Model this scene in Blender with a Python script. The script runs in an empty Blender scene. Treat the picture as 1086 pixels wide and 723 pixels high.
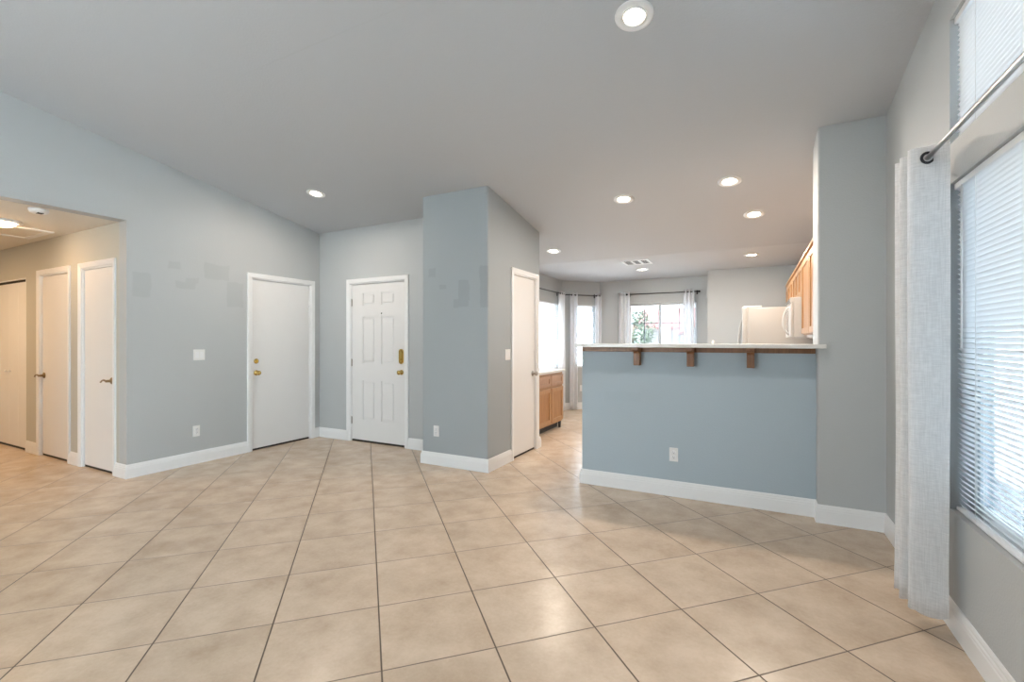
import bpy, bmesh, math, random
from mathutils import Vector, Matrix
random.seed(7)
SC = bpy.context.scene
COL = SC.collection
PI = math.pi

# ------------------------------------------------------------------ camera, world, exposure
FPX, EYE, YAW = 492.0, 1.30, math.radians(27.5)
cam_data = bpy.data.cameras.new('camera')
cam_data.sensor_width = 36.0
cam_data.lens = FPX / 1086.0 * 36.0
cam_data.clip_start = 0.02
cam_data.clip_end = 500
cam = bpy.data.objects.new('camera', cam_data)
cam.location = (0, 0, EYE)
cam.rotation_euler = (math.radians(90), 0, YAW)
COL.objects.link(cam)
SC.camera = cam
SC.view_settings.view_transform = 'Standard'
SC.view_settings.look = 'None'
SC.view_settings.gamma = 1.0
SC.view_settings.use_curve_mapping = False
SC.view_settings.exposure = 0.38
SC.cycles.sample_clamp_indirect = 6.0

SKY = 14.0
LAMP_W = 14.0
sun_d = bpy.data.lights.new('sun', 'SUN')
sun_d.energy = 75.0
sun_d.angle = math.radians(2)
sun_d.color = (1.0, 0.98, 0.95)
sun = bpy.data.objects.new('sun', sun_d)
sun.rotation_euler = Vector((0.40, 0.35, -0.85)).to_track_quat('-Z', 'Y').to_euler()
sun.location = (0, -20, 30)
COL.objects.link(sun)
world = bpy.data.worlds.new('overcast_sky')
SC.world = world
world.use_nodes = True
bgn = world.node_tree.nodes['Background']
bgn.inputs['Color'].default_value = (0.83, 0.92, 1.0, 1)
bgn.inputs['Strength'].default_value = SKY


def portal(name, center, direction, sx, sy):
    """daylight portal lying in a window opening"""
    d = bpy.data.lights.new(name, 'AREA')
    d.shape = 'RECTANGLE'
    d.size, d.size_y = sx, sy
    d.cycles.is_portal = True
    o = bpy.data.objects.new(name, d)
    o.location = center
    o.rotation_euler = Vector(direction).to_track_quat('-Z', 'Y').to_euler()
    COL.objects.link(o)


portal('daylight_portal_dining', (0.93, 1.91, 1.66), (-1, 0, 0), 1.9, 2.35)
portal('daylight_portal_bay', (-1.5, 8.88, 1.4), (0, -1, 0), 1.25, 1.3)
portal('daylight_portal_side', (-3.32, 6.98, 1.4), (1, 0, 0), 2.1, 1.3)
portal('daylight_portal_added_rear', (-3.1, -3.12, 1.3), (0, 1, 0), 1.6, 2.5)
portal('daylight_portal_added_side', (0.93, -1.1, 1.1), (-1, 0, 0), 2.8, 2.1)

# ------------------------------------------------------------------ materials


def nodes_of(m):
    m.use_nodes = True
    nt = m.node_tree
    return nt, nt.nodes, nt.links


def mth(nt, op, a, b=None, clamp=False):
    n = nt.nodes.new('ShaderNodeMath')
    n.operation = op
    n.use_clamp = clamp
    for i, v in enumerate((a, b)):
        if v is None:
            continue
        if isinstance(v, (int, float)):
            n.inputs[i].default_value = v
        else:
            nt.links.new(v, n.inputs[i])
    return n.outputs[0]


def mixc(nt, fac, a, b, mode='MIX'):
    n = nt.nodes.new('ShaderNodeMix')
    n.data_type = 'RGBA'
    n.blend_type = mode
    for sock, v in ((n.inputs[0], fac), (n.inputs[6], a), (n.inputs[7], b)):
        if isinstance(v, (int, float)):
            sock.default_value = v
        elif isinstance(v, tuple):
            sock.default_value = v if len(v) == 4 else (*v, 1)
        else:
            nt.links.new(v, sock)
    return n.outputs[2]


def noise(nt, vec, scale, detail=2.0, rough=0.5):
    n = nt.nodes.new('ShaderNodeTexNoise')
    n.inputs['Scale'].default_value = scale
    n.inputs['Detail'].default_value = detail
    n.inputs['Roughness'].default_value = rough
    if vec is not None:
        nt.links.new(vec, n.inputs['Vector'])
    return n.outputs['Fac']


def bump(nt, height, strength, dist=0.01):
    n = nt.nodes.new('ShaderNodeBump')
    n.inputs['Strength'].default_value = strength
    n.inputs['Distance'].default_value = dist
    nt.links.new(height, n.inputs['Height'])
    return n.outputs['Normal']


def objcoord(nt):
    return nt.nodes.new('ShaderNodeTexCoord').outputs['Object']


def simple(name, color, rough=0.5, metal=0.0, spec=0.5, nscale=30, namt=0.05, bmp=0.0):
    """a surface of one colour with fine procedural variation"""
    m = bpy.data.materials.new(name)
    nt, nd, lk = nodes_of(m)
    b = nd['Principled BSDF']
    co = objcoord(nt)
    f = noise(nt, co, nscale, 3)
    c = mixc(nt, f, tuple(max(0, v * (1 - namt)) for v in color), tuple(min(1, v * (1 + namt)) for v in color))
    lk.new(c, b.inputs['Base Color'])
    b.inputs['Roughness'].default_value = rough
    b.inputs['Metallic'].default_value = metal
    b.inputs['Specular IOR Level'].default_value = spec
    if bmp:
        lk.new(bump(nt, f, bmp, 0.002), b.inputs['Normal'])
    return m


def box_mask(nt, co, axis, a0, a1, z0, z1, soft=0.006):
    """1 inside a rectangle of the wall (axis 0 = x, 1 = y), 0 outside"""
    s = nt.nodes.new('ShaderNodeSeparateXYZ')
    nt.links.new(co, s.inputs[0])
    u, z = s.outputs[axis], s.outputs[2]

    def edge(v, e, sign):
        return mth(nt, 'MULTIPLY', mth(nt, 'SUBTRACT', v, e), sign / soft, clamp=True)
    m = mth(nt, 'MULTIPLY', edge(u, a0, 1), edge(u, a1, -1))
    m2 = mth(nt, 'MULTIPLY', edge(z, z0, 1), edge(z, z1, -1))
    return mth(nt, 'MULTIPLY', m, m2)


def wall_paint(name, color, patches=(), axis=0, amount=0.12, ymax=None):
    """orange-peel textured wall paint with touched-up paint patches or a painted-in shadow band"""
    m = bpy.data.materials.new(name)
    nt, nd, lk = nodes_of(m)
    b = nd['Principled BSDF']
    co = objcoord(nt)
    big = noise(nt, co, 1.3, 2)
    c = mixc(nt, big, tuple(v * 0.985 for v in color), tuple(v * 1.015 for v in color))
    if patches:
        wob = nt.nodes.new('ShaderNodeTexNoise')
        wob.inputs['Scale'].default_value = 6
        lk.new(co, wob.inputs['Vector'])
        off = nt.nodes.new('ShaderNodeVectorMath')
        off.operation = 'MULTIPLY_ADD'
        lk.new(wob.outputs['Color'], off.inputs[0])
        off.inputs[1].default_value = (0.07, 0.07, 0.07)
        lk.new(co, off.inputs[2])
        sh = nt.nodes.new('ShaderNodeVectorMath')
        sh.operation = 'SUBTRACT'
        lk.new(off.outputs[0], sh.inputs[0])
        sh.inputs[1].default_value = (0.035, 0.035, 0.035)
        tot = None
        for p in patches:
            a = p[4] if len(p) > 4 else 1.0
            k = mth(nt, 'MULTIPLY', box_mask(nt, sh.outputs[0], axis, *p[:4], soft=0.012), a)
            tot = k if tot is None else mth(nt, 'MAXIMUM', tot, k)
        if ymax is not None:
            sy = nt.nodes.new('ShaderNodeSeparateXYZ')
            lk.new(co, sy.inputs[0])
            tot = mth(nt, 'MULTIPLY', tot, mth(nt, 'LESS_THAN', sy.outputs[1], ymax))
        c = mixc(nt, mth(nt, 'MULTIPLY', tot, 1.0), c, tuple(v * (1 - amount) for v in color))
    lk.new(c, b.inputs['Base Color'])
    b.inputs['Roughness'].default_value = 0.55
    b.inputs['Specular IOR Level'].default_value = 0.35
    f = noise(nt, co, 110, 2)
    lk.new(bump(nt, f, 0.28, 0.004), b.inputs['Normal'])
    return m


WALLC = (0.468, 0.488, 0.497)
M = {}
M['wall'] = wall_paint('wall_paint_grey_blue', WALLC)
M['wall_l'] = wall_paint('wall_paint_entry_side', WALLC, [
    (2.25, 2.40, 1.72, 1.97), (2.55, 2.68, 2.03, 2.12), (2.62, 2.82, 1.84, 1.93), (2.71, 2.85, 1.90, 1.97),
    (2.90, 3.18, 1.97, 2.15), (3.14, 3.34, 1.68, 1.97)], axis=1, amount=0.07)
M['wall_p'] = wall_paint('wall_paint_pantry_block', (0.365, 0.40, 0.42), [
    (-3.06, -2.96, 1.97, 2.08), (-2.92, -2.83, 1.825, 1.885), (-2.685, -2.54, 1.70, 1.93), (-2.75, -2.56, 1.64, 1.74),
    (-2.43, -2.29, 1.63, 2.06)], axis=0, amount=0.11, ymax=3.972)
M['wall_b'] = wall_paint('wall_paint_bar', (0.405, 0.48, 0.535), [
    (-1.6, 0.6, 1.01, 1.4, 0.55), (-1.19, -0.87, 0.76, 0.86, 0.2)], axis=0, amount=0.12)  # upper band paints in the counter's shadow; small rectangle is touched-up paint
M['hall'] = wall_paint('wall_paint_hall_beige', (0.50, 0.49, 0.44))
M['ceiling'] = None
M['white'] = simple('white_semi_gloss_paint', (0.78, 0.78, 0.78), 0.35, nscale=8, namt=0.012)
M['trim'] = simple('white_trim_paint', (0.82, 0.83, 0.84), 0.3, nscale=8, namt=0.01)
M['plastic'] = simple('white_plastic', (0.80, 0.80, 0.79), 0.3, nscale=20, namt=0.01)
M['slot'] = simple('dark_slot', (0.05, 0.05, 0.05), 0.6)
M['brass'] = simple('polished_brass', (0.60, 0.43, 0.15), 0.22, 1.0, nscale=40, namt=0.08)
M['bronze'] = simple('aged_bronze', (0.22, 0.16, 0.09), 0.32, 0.9, nscale=40, namt=0.15)
M['nickel'] = simple('satin_nickel', (0.42, 0.40, 0.37), 0.3, 1.0, nscale=40)
M['steel'] = simple('brushed_steel', (0.55, 0.56, 0.57), 0.28, 1.0, nscale=60)
M['black'] = simple('black_metal', (0.03, 0.03, 0.035), 0.4, 0.6)
M['darkgap'] = simple('dark_rubber_sweep', (0.025, 0.02, 0.018), 0.8)
M['quartz'] = simple('pale_speckled_countertop', (0.74, 0.73, 0.71), 0.25, nscale=180, namt=0.12)
M['appliance'] = simple('white_appliance_enamel', (0.56, 0.55, 0.53), 0.3, nscale=90, namt=0.02, bmp=0.05)
M['almond'] = simple('cream_gasket_plastic', (0.56, 0.54, 0.51), 0.45)
M['smoke'] = simple('dark_oven_glass', (0.30, 0.30, 0.30), 0.15)
M['vinyl'] = simple('white_vinyl_frame', (0.80, 0.82, 0.84), 0.4, nscale=10, namt=0.01)
M['alum'] = simple('grey_aluminium_sash', (0.45, 0.50, 0.54), 0.4, 0.1)
M['stucco'] = simple('pale_stucco', (0.21, 0.205, 0.20), 0.9, nscale=20, bmp=0.2)
M['bluestucco'] = simple('pale_blue_stucco', (0.26, 0.30, 0.33), 0.9, nscale=20)
M['rooftile'] = simple('red_clay_roof_tile', (0.155, 0.06, 0.06), 0.8, nscale=5, namt=0.25)
M['bark'] = simple('tree_bark', (0.20, 0.15, 0.11), 0.9, nscale=12, namt=0.3)
M['leafm'] = simple('green_leaves', (0.10, 0.125, 0.09), 0.7, nscale=4, namt=0.5)
M['ground'] = simple('desert_gravel_ground', (0.66, 0.67, 0.68), 0.95, nscale=6, namt=0.2)


def ceiling_material(name='ceiling_flat_paint', c0=None, c1=None):
    m = bpy.data.materials.new(name)
    nt, nd, lk = nodes_of(m)
    b = nd['Principled BSDF']
    co = objcoord(nt)
    f = noise(nt, co, 70, 3)
    g = noise(nt, co, 0.7, 2)
    c = mixc(nt, g, c0 or (0.485, 0.50, 0.525), c1 or (0.50, 0.515, 0.54))
    # taped drywall joint running across the slope
    s = nt.nodes.new('ShaderNodeSeparateXYZ')
    lk.new(co, s.inputs[0])
    d = mth(nt, 'ABSOLUTE', mth(nt, 'SUBTRACT', s.outputs[1], 2.007))
    j = mth(nt, 'LESS_THAN', d, 0.005)
    fade = mth(nt, 'MULTIPLY', mth(nt, 'SUBTRACT', -1.2, s.outputs[0]), 0.8, clamp=True)
    fade2 = mth(nt, 'MULTIPLY', mth(nt, 'ADD', s.outputs[0], 3.4), 1.5, clamp=True)
    j = mth(nt, 'MULTIPLY', mth(nt, 'MULTIPLY', j, fade), fade2)
    c = mixc(nt, mth(nt, 'MULTIPLY', j, 0.5), c, (0.46, 0.475, 0.49))
    lk.new(c, b.inputs['Base Color'])
    b.inputs['Roughness'].default_value = 0.85
    b.inputs['Specular IOR Level'].default_value = 0.2
    lk.new(bump(nt, f, 0.25, 0.005), b.inputs['Normal'])
    return m


M['ceiling'] = ceiling_material()
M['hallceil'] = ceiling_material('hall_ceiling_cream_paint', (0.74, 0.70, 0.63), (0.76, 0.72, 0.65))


def tile_material():
    """square ceramic tiles laid diagonally with narrow dark grout"""
    P, S0, T0, G = 0.4665, 0.060, 0.032, 0.0046
    m = bpy.data.materials.new('beige_ceramic_tile')
    nt, nd, lk = nodes_of(m)
    b = nd['Principled BSDF']
    co = objcoord(nt)
    sp = nt.nodes.new('ShaderNodeSeparateXYZ')
    lk.new(co, sp.inputs[0])
    x, y = sp.outputs[0], sp.outputs[1]
    r = math.sqrt(0.5)
    s = mth(nt, 'DIVIDE', mth(nt, 'SUBTRACT', mth(nt, 'MULTIPLY', mth(nt, 'ADD', x, y), r), S0), P)
    t = mth(nt, 'DIVIDE', mth(nt, 'SUBTRACT', mth(nt, 'MULTIPLY', mth(nt, 'SUBTRACT', y, x), r), T0), P)

    def dist(v):   # distance to the nearest grout centre, metres
        return mth(nt, 'MULTIPLY', mth(nt, 'ABSOLUTE', mth(nt, 'SUBTRACT', v, mth(nt, 'ROUND', v))), P)
    ds, dt = dist(s), dist(t)
    def line(d, g):
        return mth(nt, 'SUBTRACT', 1.0, mth(nt, 'MULTIPLY', mth(nt, 'SUBTRACT', d, g * 0.55), 1 / (g * 0.45), clamp=True))
    grout = mth(nt, 'MAXIMUM', line(ds, G), mth(nt, 'MULTIPLY', line(dt, G * 0.9), 0.85))
    cell = nt.nodes.new('ShaderNodeCombineXYZ')
    lk.new(mth(nt, 'FLOOR', s), cell.inputs[0])
    lk.new(mth(nt, 'FLOOR', t), cell.inputs[1])
    wn = nt.nodes.new('ShaderNodeTexWhiteNoise')
    wn.noise_dimensions = '3D'
    lk.new(cell.outputs[0], wn.inputs['Vector'])
    # each tile samples its own piece of the mottling
    off = nt.nodes.new('ShaderNodeVectorMath')
    off.operation = 'MULTIPLY_ADD'
    lk.new(wn.outputs['Color'], off.inputs[0])
    off.inputs[1].default_value = (37, 37, 37)
    lk.new(co, off.inputs[2])
    n1 = noise(nt, off.outputs[0], 5.0, 5, 0.55)
    n2 = noise(nt, off.outputs[0], 22, 5, 0.6)
    n3 = noise(nt, off.outputs[0], 60, 3, 0.6)
    k = mth(nt, 'MULTIPLY', mth(nt, 'SUBTRACT', mth(nt, 'ADD', mth(nt, 'MULTIPLY', n1, 0.8), mth(nt, 'MULTIPLY', n3, 0.2)), 0.26), 2.6, clamp=True)
    c = mixc(nt, k, (0.46, 0.345, 0.245), (0.66, 0.53, 0.41))
    k2 = mth(nt, 'MULTIPLY', mth(nt, 'SUBTRACT', n2, 0.35), 1.3, clamp=True)
    c = mixc(nt, mth(nt, 'MULTIPLY', k2, 0.35), c, (0.68, 0.56, 0.445))
    v = mth(nt, 'ADD', 0.97, mth(nt, 'MULTIPLY', wn.outputs['Value'], 0.06))
    vv = nt.nodes.new('ShaderNodeCombineColor')
    for i in range(3):
        lk.new(v, vv.inputs[i])
    c = mixc(nt, 1.0, c, vv.outputs[0], 'MULTIPLY')
    c = mixc(nt, mth(nt, 'MULTIPLY', grout, 0.92), c, (0.085, 0.06, 0.042))
    lk.new(c, b.inputs['Base Color'])
    rg = mth(nt, 'ADD', 0.265, mth(nt, 'MULTIPLY', grout, 0.4))
    lk.new(rg, b.inputs['Roughness'])
    b.inputs['Specular IOR Level'].default_value = 0.45
    h = mth(nt, 'SUBTRACT', 1.0, grout)
    lk.new(bump(nt, h, 0.35, 0.003), b.inputs['Normal'])
    return m


M['tile'] = tile_material()


def wood_material(name, c0, c1, rough=0.35, zscale=1.2):
    m = bpy.data.materials.new(name)
    nt, nd, lk = nodes_of(m)
    b = nd['Principled BSDF']
    co = objcoord(nt)
    mp = nt.nodes.new('ShaderNodeMapping')
    mp.inputs['Scale'].default_value = (14, 14, zscale)
    lk.new(co, mp.inputs['Vector'])
    f = noise(nt, mp.outputs[0], 4, 5, 0.6)
    k = mth(nt, 'MULTIPLY', mth(nt, 'SUBTRACT', f, 0.3), 2.4, clamp=True)
    lk.new(mixc(nt, k, c0, c1), b.inputs['Base Color'])
    b.inputs['Roughness'].default_value = rough
    lk.new(bump(nt, f, 0.1, 0.002), b.inputs['Normal'])
    return m


M['oak'] = wood_material('honey_oak', (0.32, 0.15, 0.055), (0.46, 0.24, 0.095))
M['oakframe'] = wood_material('honey_oak_frame', (0.36, 0.185, 0.08), (0.50, 0.29, 0.135))
M['oakdrawer'] = wood_material('honey_oak_drawer', (0.38, 0.22, 0.135), (0.50, 0.31, 0.20))
M['walnut'] = wood_material('stained_brown_wood', (0.13, 0.05, 0.016), (0.24, 0.105, 0.038), 0.4)


def fabric_material(name, color, trans, weave=260, see=0.12, dark=0.76):
    m = bpy.data.materials.new(name)
    nt, nd, lk = nodes_of(m)
    nd.remove(nd['Principled BSDF'])
    out = nd['Material Output']
    co = objcoord(nt)

    def threads(sc):
        mp = nt.nodes.new('ShaderNodeMapping')
        mp.inputs['Scale'].default_value = sc
        lk.new(co, mp.inputs['Vector'])
        return noise(nt, mp.outputs[0], 1.0, 3, 0.6)
    h = threads((weave * .12, weave * .12, weave))
    v = threads((weave, weave, weave * .05))
    w = mth(nt, 'MULTIPLY', mth(nt, 'ADD', h, v), 0.5)
    k = mth(nt, 'MULTIPLY', mth(nt, 'SUBTRACT', w, 0.36), 3.4, clamp=True)
    c = mixc(nt, k, tuple(x * dark for x in color), color)
    df = nd.new('ShaderNodeBsdfDiffuse')
    tr = nd.new('ShaderNodeBsdfTranslucent')
    lk.new(c, df.inputs[0])
    lk.new(c, tr.inputs[0])
    mx = nd.new('ShaderNodeMixShader')
    mx.inputs[0].default_value = trans
    lk.new(df.outputs[0], mx.inputs[1])
    lk.new(tr.outputs[0], mx.inputs[2])
    tp = nd.new('ShaderNodeBsdfTransparent')
    mx2 = nd.new('ShaderNodeMixShader')
    lk.new(mth(nt, 'MULTIPLY', mth(nt, 'SUBTRACT', 1.0, k), see), mx2.inputs[0])
    lk.new(mx.outputs[0], mx2.inputs[1])
    lk.new(tp.outputs[0], mx2.inputs[2])
    lk.new(mx2.outputs[0], out.inputs[0])
    return m


M['linen'] = fabric_material('white_linen', (0.95, 0.955, 0.965), 0.55, 230, 0.10, 0.90)
M['sheer'] = fabric_material('white_sheer', (0.94, 0.95, 0.97), 0.5, 150, 0.08, 0.97)
M['slats'] = fabric_material('white_blind_slat', (0.88, 0.90, 0.92), 0.15, 3, 0.0, 0.97)
M['bayslats'] = fabric_material('white_bay_blind_slat', (0.93, 0.94, 0.95), 0.5, 3, 0.0, 0.97)


def glass_material(name='window_glass', tint=(0.94, 0.965, 0.96, 1)):
    m = bpy.data.materials.new(name)
    nt, nd, lk = nodes_of(m)
    nd.remove(nd['Principled BSDF'])
    tp = nd.new('ShaderNodeBsdfTransparent')
    tp.inputs[0].default_value = tint
    gl = nd.new('ShaderNodeBsdfGlossy')
    gl.inputs['Roughness'].default_value = 0.02
    fr = nd.new('ShaderNodeFresnel')
    fr.inputs[0].default_value = 1.45
    mx = nd.new('ShaderNodeMixShader')
    lk.new(mth(nt, 'MULTIPLY', fr.outputs[0], 0.8), mx.inputs[0])
    lk.new(tp.outputs[0], mx.inputs[1])
    lk.new(gl.outputs[0], mx.inputs[2])
    lk.new(mx.outputs[0], nd['Material Output'].inputs[0])
    return m


M['glass'] = glass_material()
M['lighttint'] = glass_material('dimmed_rear_bay_glass', (0.50, 0.525, 0.54, 1))  # tint dims the overbright outdoors so the house beyond shows
M['midtint'] = glass_material('dimmed_bay_glass', (0.85, 0.88, 0.90, 1))  # mild tint dims the daylight so the bay blinds show
M['tinted'] = glass_material('solar_screened_glass', (0.60, 0.64, 0.66, 1))


def emissive(name, color, strength):
    m = bpy.data.materials.new(name)
    nt, nd, lk = nodes_of(m)
    b = nd['Principled BSDF']
    b.inputs['Base Color'].default_value = (0.9, 0.9, 0.88, 1)
    f = noise(nt, objcoord(nt), 90, 2)
    lk.new(mixc(nt, f, tuple(v * 0.95 for v in color), color), b.inputs['Emission Color'])
    b.inputs['Emission Strength'].default_value = strength
    return m


M['lens'] = emissive('lit_lamp_lens', (1.0, 0.86, 0.66), 15.0)
M['dome'] = emissive('lit_glass_dome', (1.0, 0.64, 0.34), 55.0)

# ------------------------------------------------------------------ mesh helpers


class MB:
    """collects shapes for ONE mesh object"""

    def __init__(self):
        self.bm = bmesh.new()

    def box(self, x0, x1, y0, y1, z0, z1, bev=0.0, seg=2):
        b = bmesh.new()
        vs = [b.verts.new((x, y, z)) for z in (z0, z1) for y in (y0, y1) for x in (x0, x1)]
        for f in ((0, 2, 3, 1), (4, 5, 7, 6), (0, 1, 5, 4), (2, 6, 7, 3), (0, 4, 6, 2), (1, 3, 7, 5)):
            b.faces.new([vs[i] for i in f])
        if bev:
            bmesh.ops.bevel(b, geom=b.edges[:], offset=bev, segments=seg, affect='EDGES', profile=0.5)
        self._merge(b)
        return self

    def _merge(self, b, mat=None):
        if mat is not None:
            bmesh.ops.transform(b, matrix=mat, verts=b.verts[:])
        mp = {v: self.bm.verts.new(v.co) for v in b.verts}
        for f in b.faces:
            try:
                nf = self.bm.faces.new([mp[v] for v in f.verts])
                nf.smooth = f.smooth
            except ValueError:
                pass
        b.free()

    def prism(self, pts, ext):
        """closed polygon (3-d points) swept by ext (vector)"""
        b = bmesh.new()
        e = Vector(ext)
        a = [b.verts.new(p) for p in pts]
        c = [b.verts.new(Vector(p) + e) for p in pts]
        b.faces.new(a)
        b.faces.new(c[::-1])
        n = len(pts)
        for i in range(n):
            b.faces.new((a[i], c[i], c[(i + 1) % n], a[(i + 1) % n]))
        bmesh.ops.recalc_face_normals(b, faces=b.faces[:])
        self._merge(b)
        return self

    def vprism(self, pts, z0, top):
        """plan polygon from z0 up to top (number or function of x, y)"""
        b = bmesh.new()
        tp = top if callable(top) else (lambda x, y: top)
        a = [b.verts.new((x, y, z0)) for x, y in pts]
        c = [b.verts.new((x, y, tp(x, y))) for x, y in pts]
        b.faces.new(a)
        b.faces.new(c[::-1])
        n = len(pts)
        for i in range(n):
            b.faces.new((a[i], c[i], c[(i + 1) % n], a[(i + 1) % n]))
        bmesh.ops.recalc_face_normals(b, faces=b.faces[:])
        self._merge(b)
        return self

    def lathe(self, prof, seg=24, mat=None):
        """(radius, height) pairs turned about z; radius 0 closes an end"""
        b = bmesh.new()
        rings = []
        for r, z in prof:
            if r < 1e-6:
                rings.append([b.verts.new((0, 0, z))])
            else:
                rings.append([b.verts.new((r * math.cos(2 * PI * k / seg), r * math.sin(2 * PI * k / seg), z)) for k in range(seg)])
        for p, q in zip(rings, rings[1:]):
            for k in range(seg):
                l = (k + 1) % seg
                if len(p) == 1 and len(q) == 1:
                    continue
                if len(p) == 1:
                    f = b.faces.new((p[0], q[k], q[l]))
                elif len(q) == 1:
                    f = b.faces.new((p[k], p[l], q[0]))
                else:
                    f = b.faces.new((p[k], p[l], q[l], q[k]))
                f.smooth = True
        bmesh.ops.recalc_face_normals(b, faces=b.faces[:])
        self._merge(b, mat)
        return self

    def tube(self, pts, r, seg=12, cap=True):
        b = bmesh.new()
        P = [Vector(p) for p in pts]
        rr = r if isinstance(r, (list, tuple)) else [r] * len(P)
        up = None
        rings = []
        for i, p in enumerate(P):
            t = (P[min(i + 1, len(P) - 1)] - P[max(i - 1, 0)]).normalized()
            if up is None:
                up = t.orthogonal().normalized()
            up = (up - t * up.dot(t)).normalized()
            w = t.cross(up)
            rings.append([b.verts.new(p + (up * math.cos(2 * PI * k / seg) + w * math.sin(2 * PI * k / seg)) * rr[i]) for k in range(seg)])
        for p, q in zip(rings, rings[1:]):
            for k in range(seg):
                f = b.faces.new((p[k], p[(k + 1) % seg], q[(k + 1) % seg], q[k]))
                f.smooth = True
        if cap:
            b.faces.new(rings[0][::-1])
            b.faces.new(rings[-1])
        bmesh.ops.recalc_face_normals(b, faces=b.faces[:])
        self._merge(b)
        return self

    def sweep(self, rings, closed_profile=True):
        """rings: list of equal-length point lists, joined in order and capped"""
        b = bmesh.new()
        R = [[b.verts.new(p) for p in ring] for ring in rings]
        n = len(R[0])
        for p, q in zip(R, R[1:]):
            for k in range(n if closed_profile else n - 1):
                b.faces.new((p[k], p[(k + 1) % n], q[(k + 1) % n], q[k]))
        if closed_profile:
            b.faces.new(R[0][::-1])
            b.faces.new(R[-1])
        bmesh.ops.recalc_face_normals(b, faces=b.faces[:])
        self._merge(b)
        return self

    def build(self, name, mat, parent=None):
        me = bpy.data.meshes.new(name)
        self.bm.normal_update()
        self.bm.to_mesh(me)
        self.bm.free()
        me.materials.append(mat)
        o = bpy.data.objects.new(name, me)
        COL.objects.link(o)
        if parent is not None:
            o.parent = parent
        return o


def tag(o, label, cat, group=None, kind=None):
    if label:
        o['label'] = label
    if cat:
        o['category'] = cat
    if group:
        o['group'] = group
    if kind:
        o['kind'] = kind
    return o


def thing(name, label, cat, loc=(0, 0, 0), rotz=0.0, group=None, kind=None, rot=None):
    o = bpy.data.objects.new(name, None)
    o.empty_display_size = 0.1
    COL.objects.link(o)
    o.location = loc
    o.rotation_euler = rot if rot else (0, 0, rotz)
    return tag(o, label, cat, group, kind)


def struct(o, label, cat):
    return tag(o, label, cat, kind='structure')


def copy_tree(o, parent=None):
    c = o.copy()
    COL.objects.link(c)
    if parent is not None:
        c.parent = parent
    for ch in list(o.children):
        copy_tree(ch, c)
    return c


def slope(x, y):
    """height of the sloped ceiling"""
    return 2.765 - 0.165 * (y - 4.39)


FLAT = 2.44
YFLAT = 4.39 + (2.765 - FLAT) / 0.165

# ------------------------------------------------------------------ floor and ceilings
fl = MB().box(-9.4, 0.95, -3.2, 8.95, -0.12, 0.0).build('floor', M['tile'])
struct(fl, 'beige ceramic tile floor laid diagonally with dark grout', 'floor')

c = MB()
pts = [(-5.40, -3.2), (0.95, -3.2), (0.95, YFLAT), (-5.40, YFLAT)]
c.prism([(x, y, slope(x, y)) for x, y in pts], (0, 0, 0.15))
struct(c.build('ceiling', M['ceiling']), 'sloped pale grey ceiling over the living room and bar', 'ceiling')
c = MB().box(-3.4, 0.95, YFLAT, 8.95, FLAT, FLAT + 0.15)
struct(c.build('ceiling.001', M['ceiling']), 'flat pale ceiling over the kitchen bay', 'ceiling')
c = MB().box(-9.4, -5.40, -0.2, 2.35, FLAT, FLAT + 0.15)
struct(c.build('ceiling.002', M['hallceil']), 'low flat hallway ceiling with an attic hatch', 'ceiling')

# ------------------------------------------------------------------ walls
CASW = 0.057
# openings: (from, to) along the wall; all door openings are DH high
DH = 2.045
D1 = (3.434, 4.258)       # left wall, plain door
D2 = (-4.672, -3.752)     # entry wall, panelled door
D3 = (4.505, 5.105)       # pantry side, plain door
D4 = (-6.165, -5.505)     # hall
D5 = (-7.205, -6.485)     # hall
D6 = (-8.75, -7.60)       # closet
HY = 2.205                # hall wall face

w = MB()
x0 = -5.25
poly = [(HY, 0), (D1[0], 0), (D1[0], DH), (D1[1], DH), (D1[1], 0), (4.40, 0), (4.40, slope(0, 4.40)), (-3.2, slope(0, -3.2)),
        (-3.2, 0), (0.10, 0), (0.10, FLAT), (HY, FLAT)]
w.prism([(x0, y, z) for y, z in poly], (-0.14, 0, 0))
struct(w.build('wall_left', M['wall_l']), 'grey blue wall with the hallway opening and touched-up paint patches', 'wall')

w = MB()
poly = [(-5.39, 0), (D2[0], 0), (D2[0], DH), (D2[1], DH), (D2[1], 0), (-2.9, 0), (-2.9, 2.80), (-5.39, 2.80)]
w.prism([(x, 4.40, z) for x, z in poly], (0, 0.14, 0))
struct(w.build('wall_entry', M['wall']), 'grey wall around the panelled front door', 'wall')


def rounded(px, py, cx, cy, r, n=5):
    """points of a quarter bullnose; (px,py) start direction, handled by angle pair"""
    return [(cx + r * math.cos(a), cy + r * math.sin(a)) for a in [px + (py - px) * k / n for k in range(n + 1)]]


R_ = 0.016
w = MB()
top = lambda x, y: slope(x, y) + 0.02
fp = rounded(PI, 1.5 * PI, -3.14 + R_, 3.957 + R_, R_) + rounded(1.5 * PI, 2 * PI, -2.33 - R_, 3.957 + R_, R_)
w.vprism(fp + [(-2.33, D3[0]), (-3.14, D3[0])], 0, top)
w.vprism([(-3.14, D3[0]), (-2.47, D3[0]), (-2.47, D3[1]), (-3.14, D3[1])], 0, top)
w.vprism([(-2.47, D3[0]), (-2.33, D3[0]), (-2.33, D3[1]), (-2.47, D3[1])], DH, top)
w.vprism([(-3.34, D3[1]), (-2.33, D3[1])] + rounded(0, 0.5 * PI, -2.33 - R_, 5.215 - R_, R_) + [(-3.34, 5.215)], 0, top)
struct(w.build('wall_pantry', M['wall_p']), 'grey blue pantry block with dark paint patches on its front', 'wall')

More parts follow.
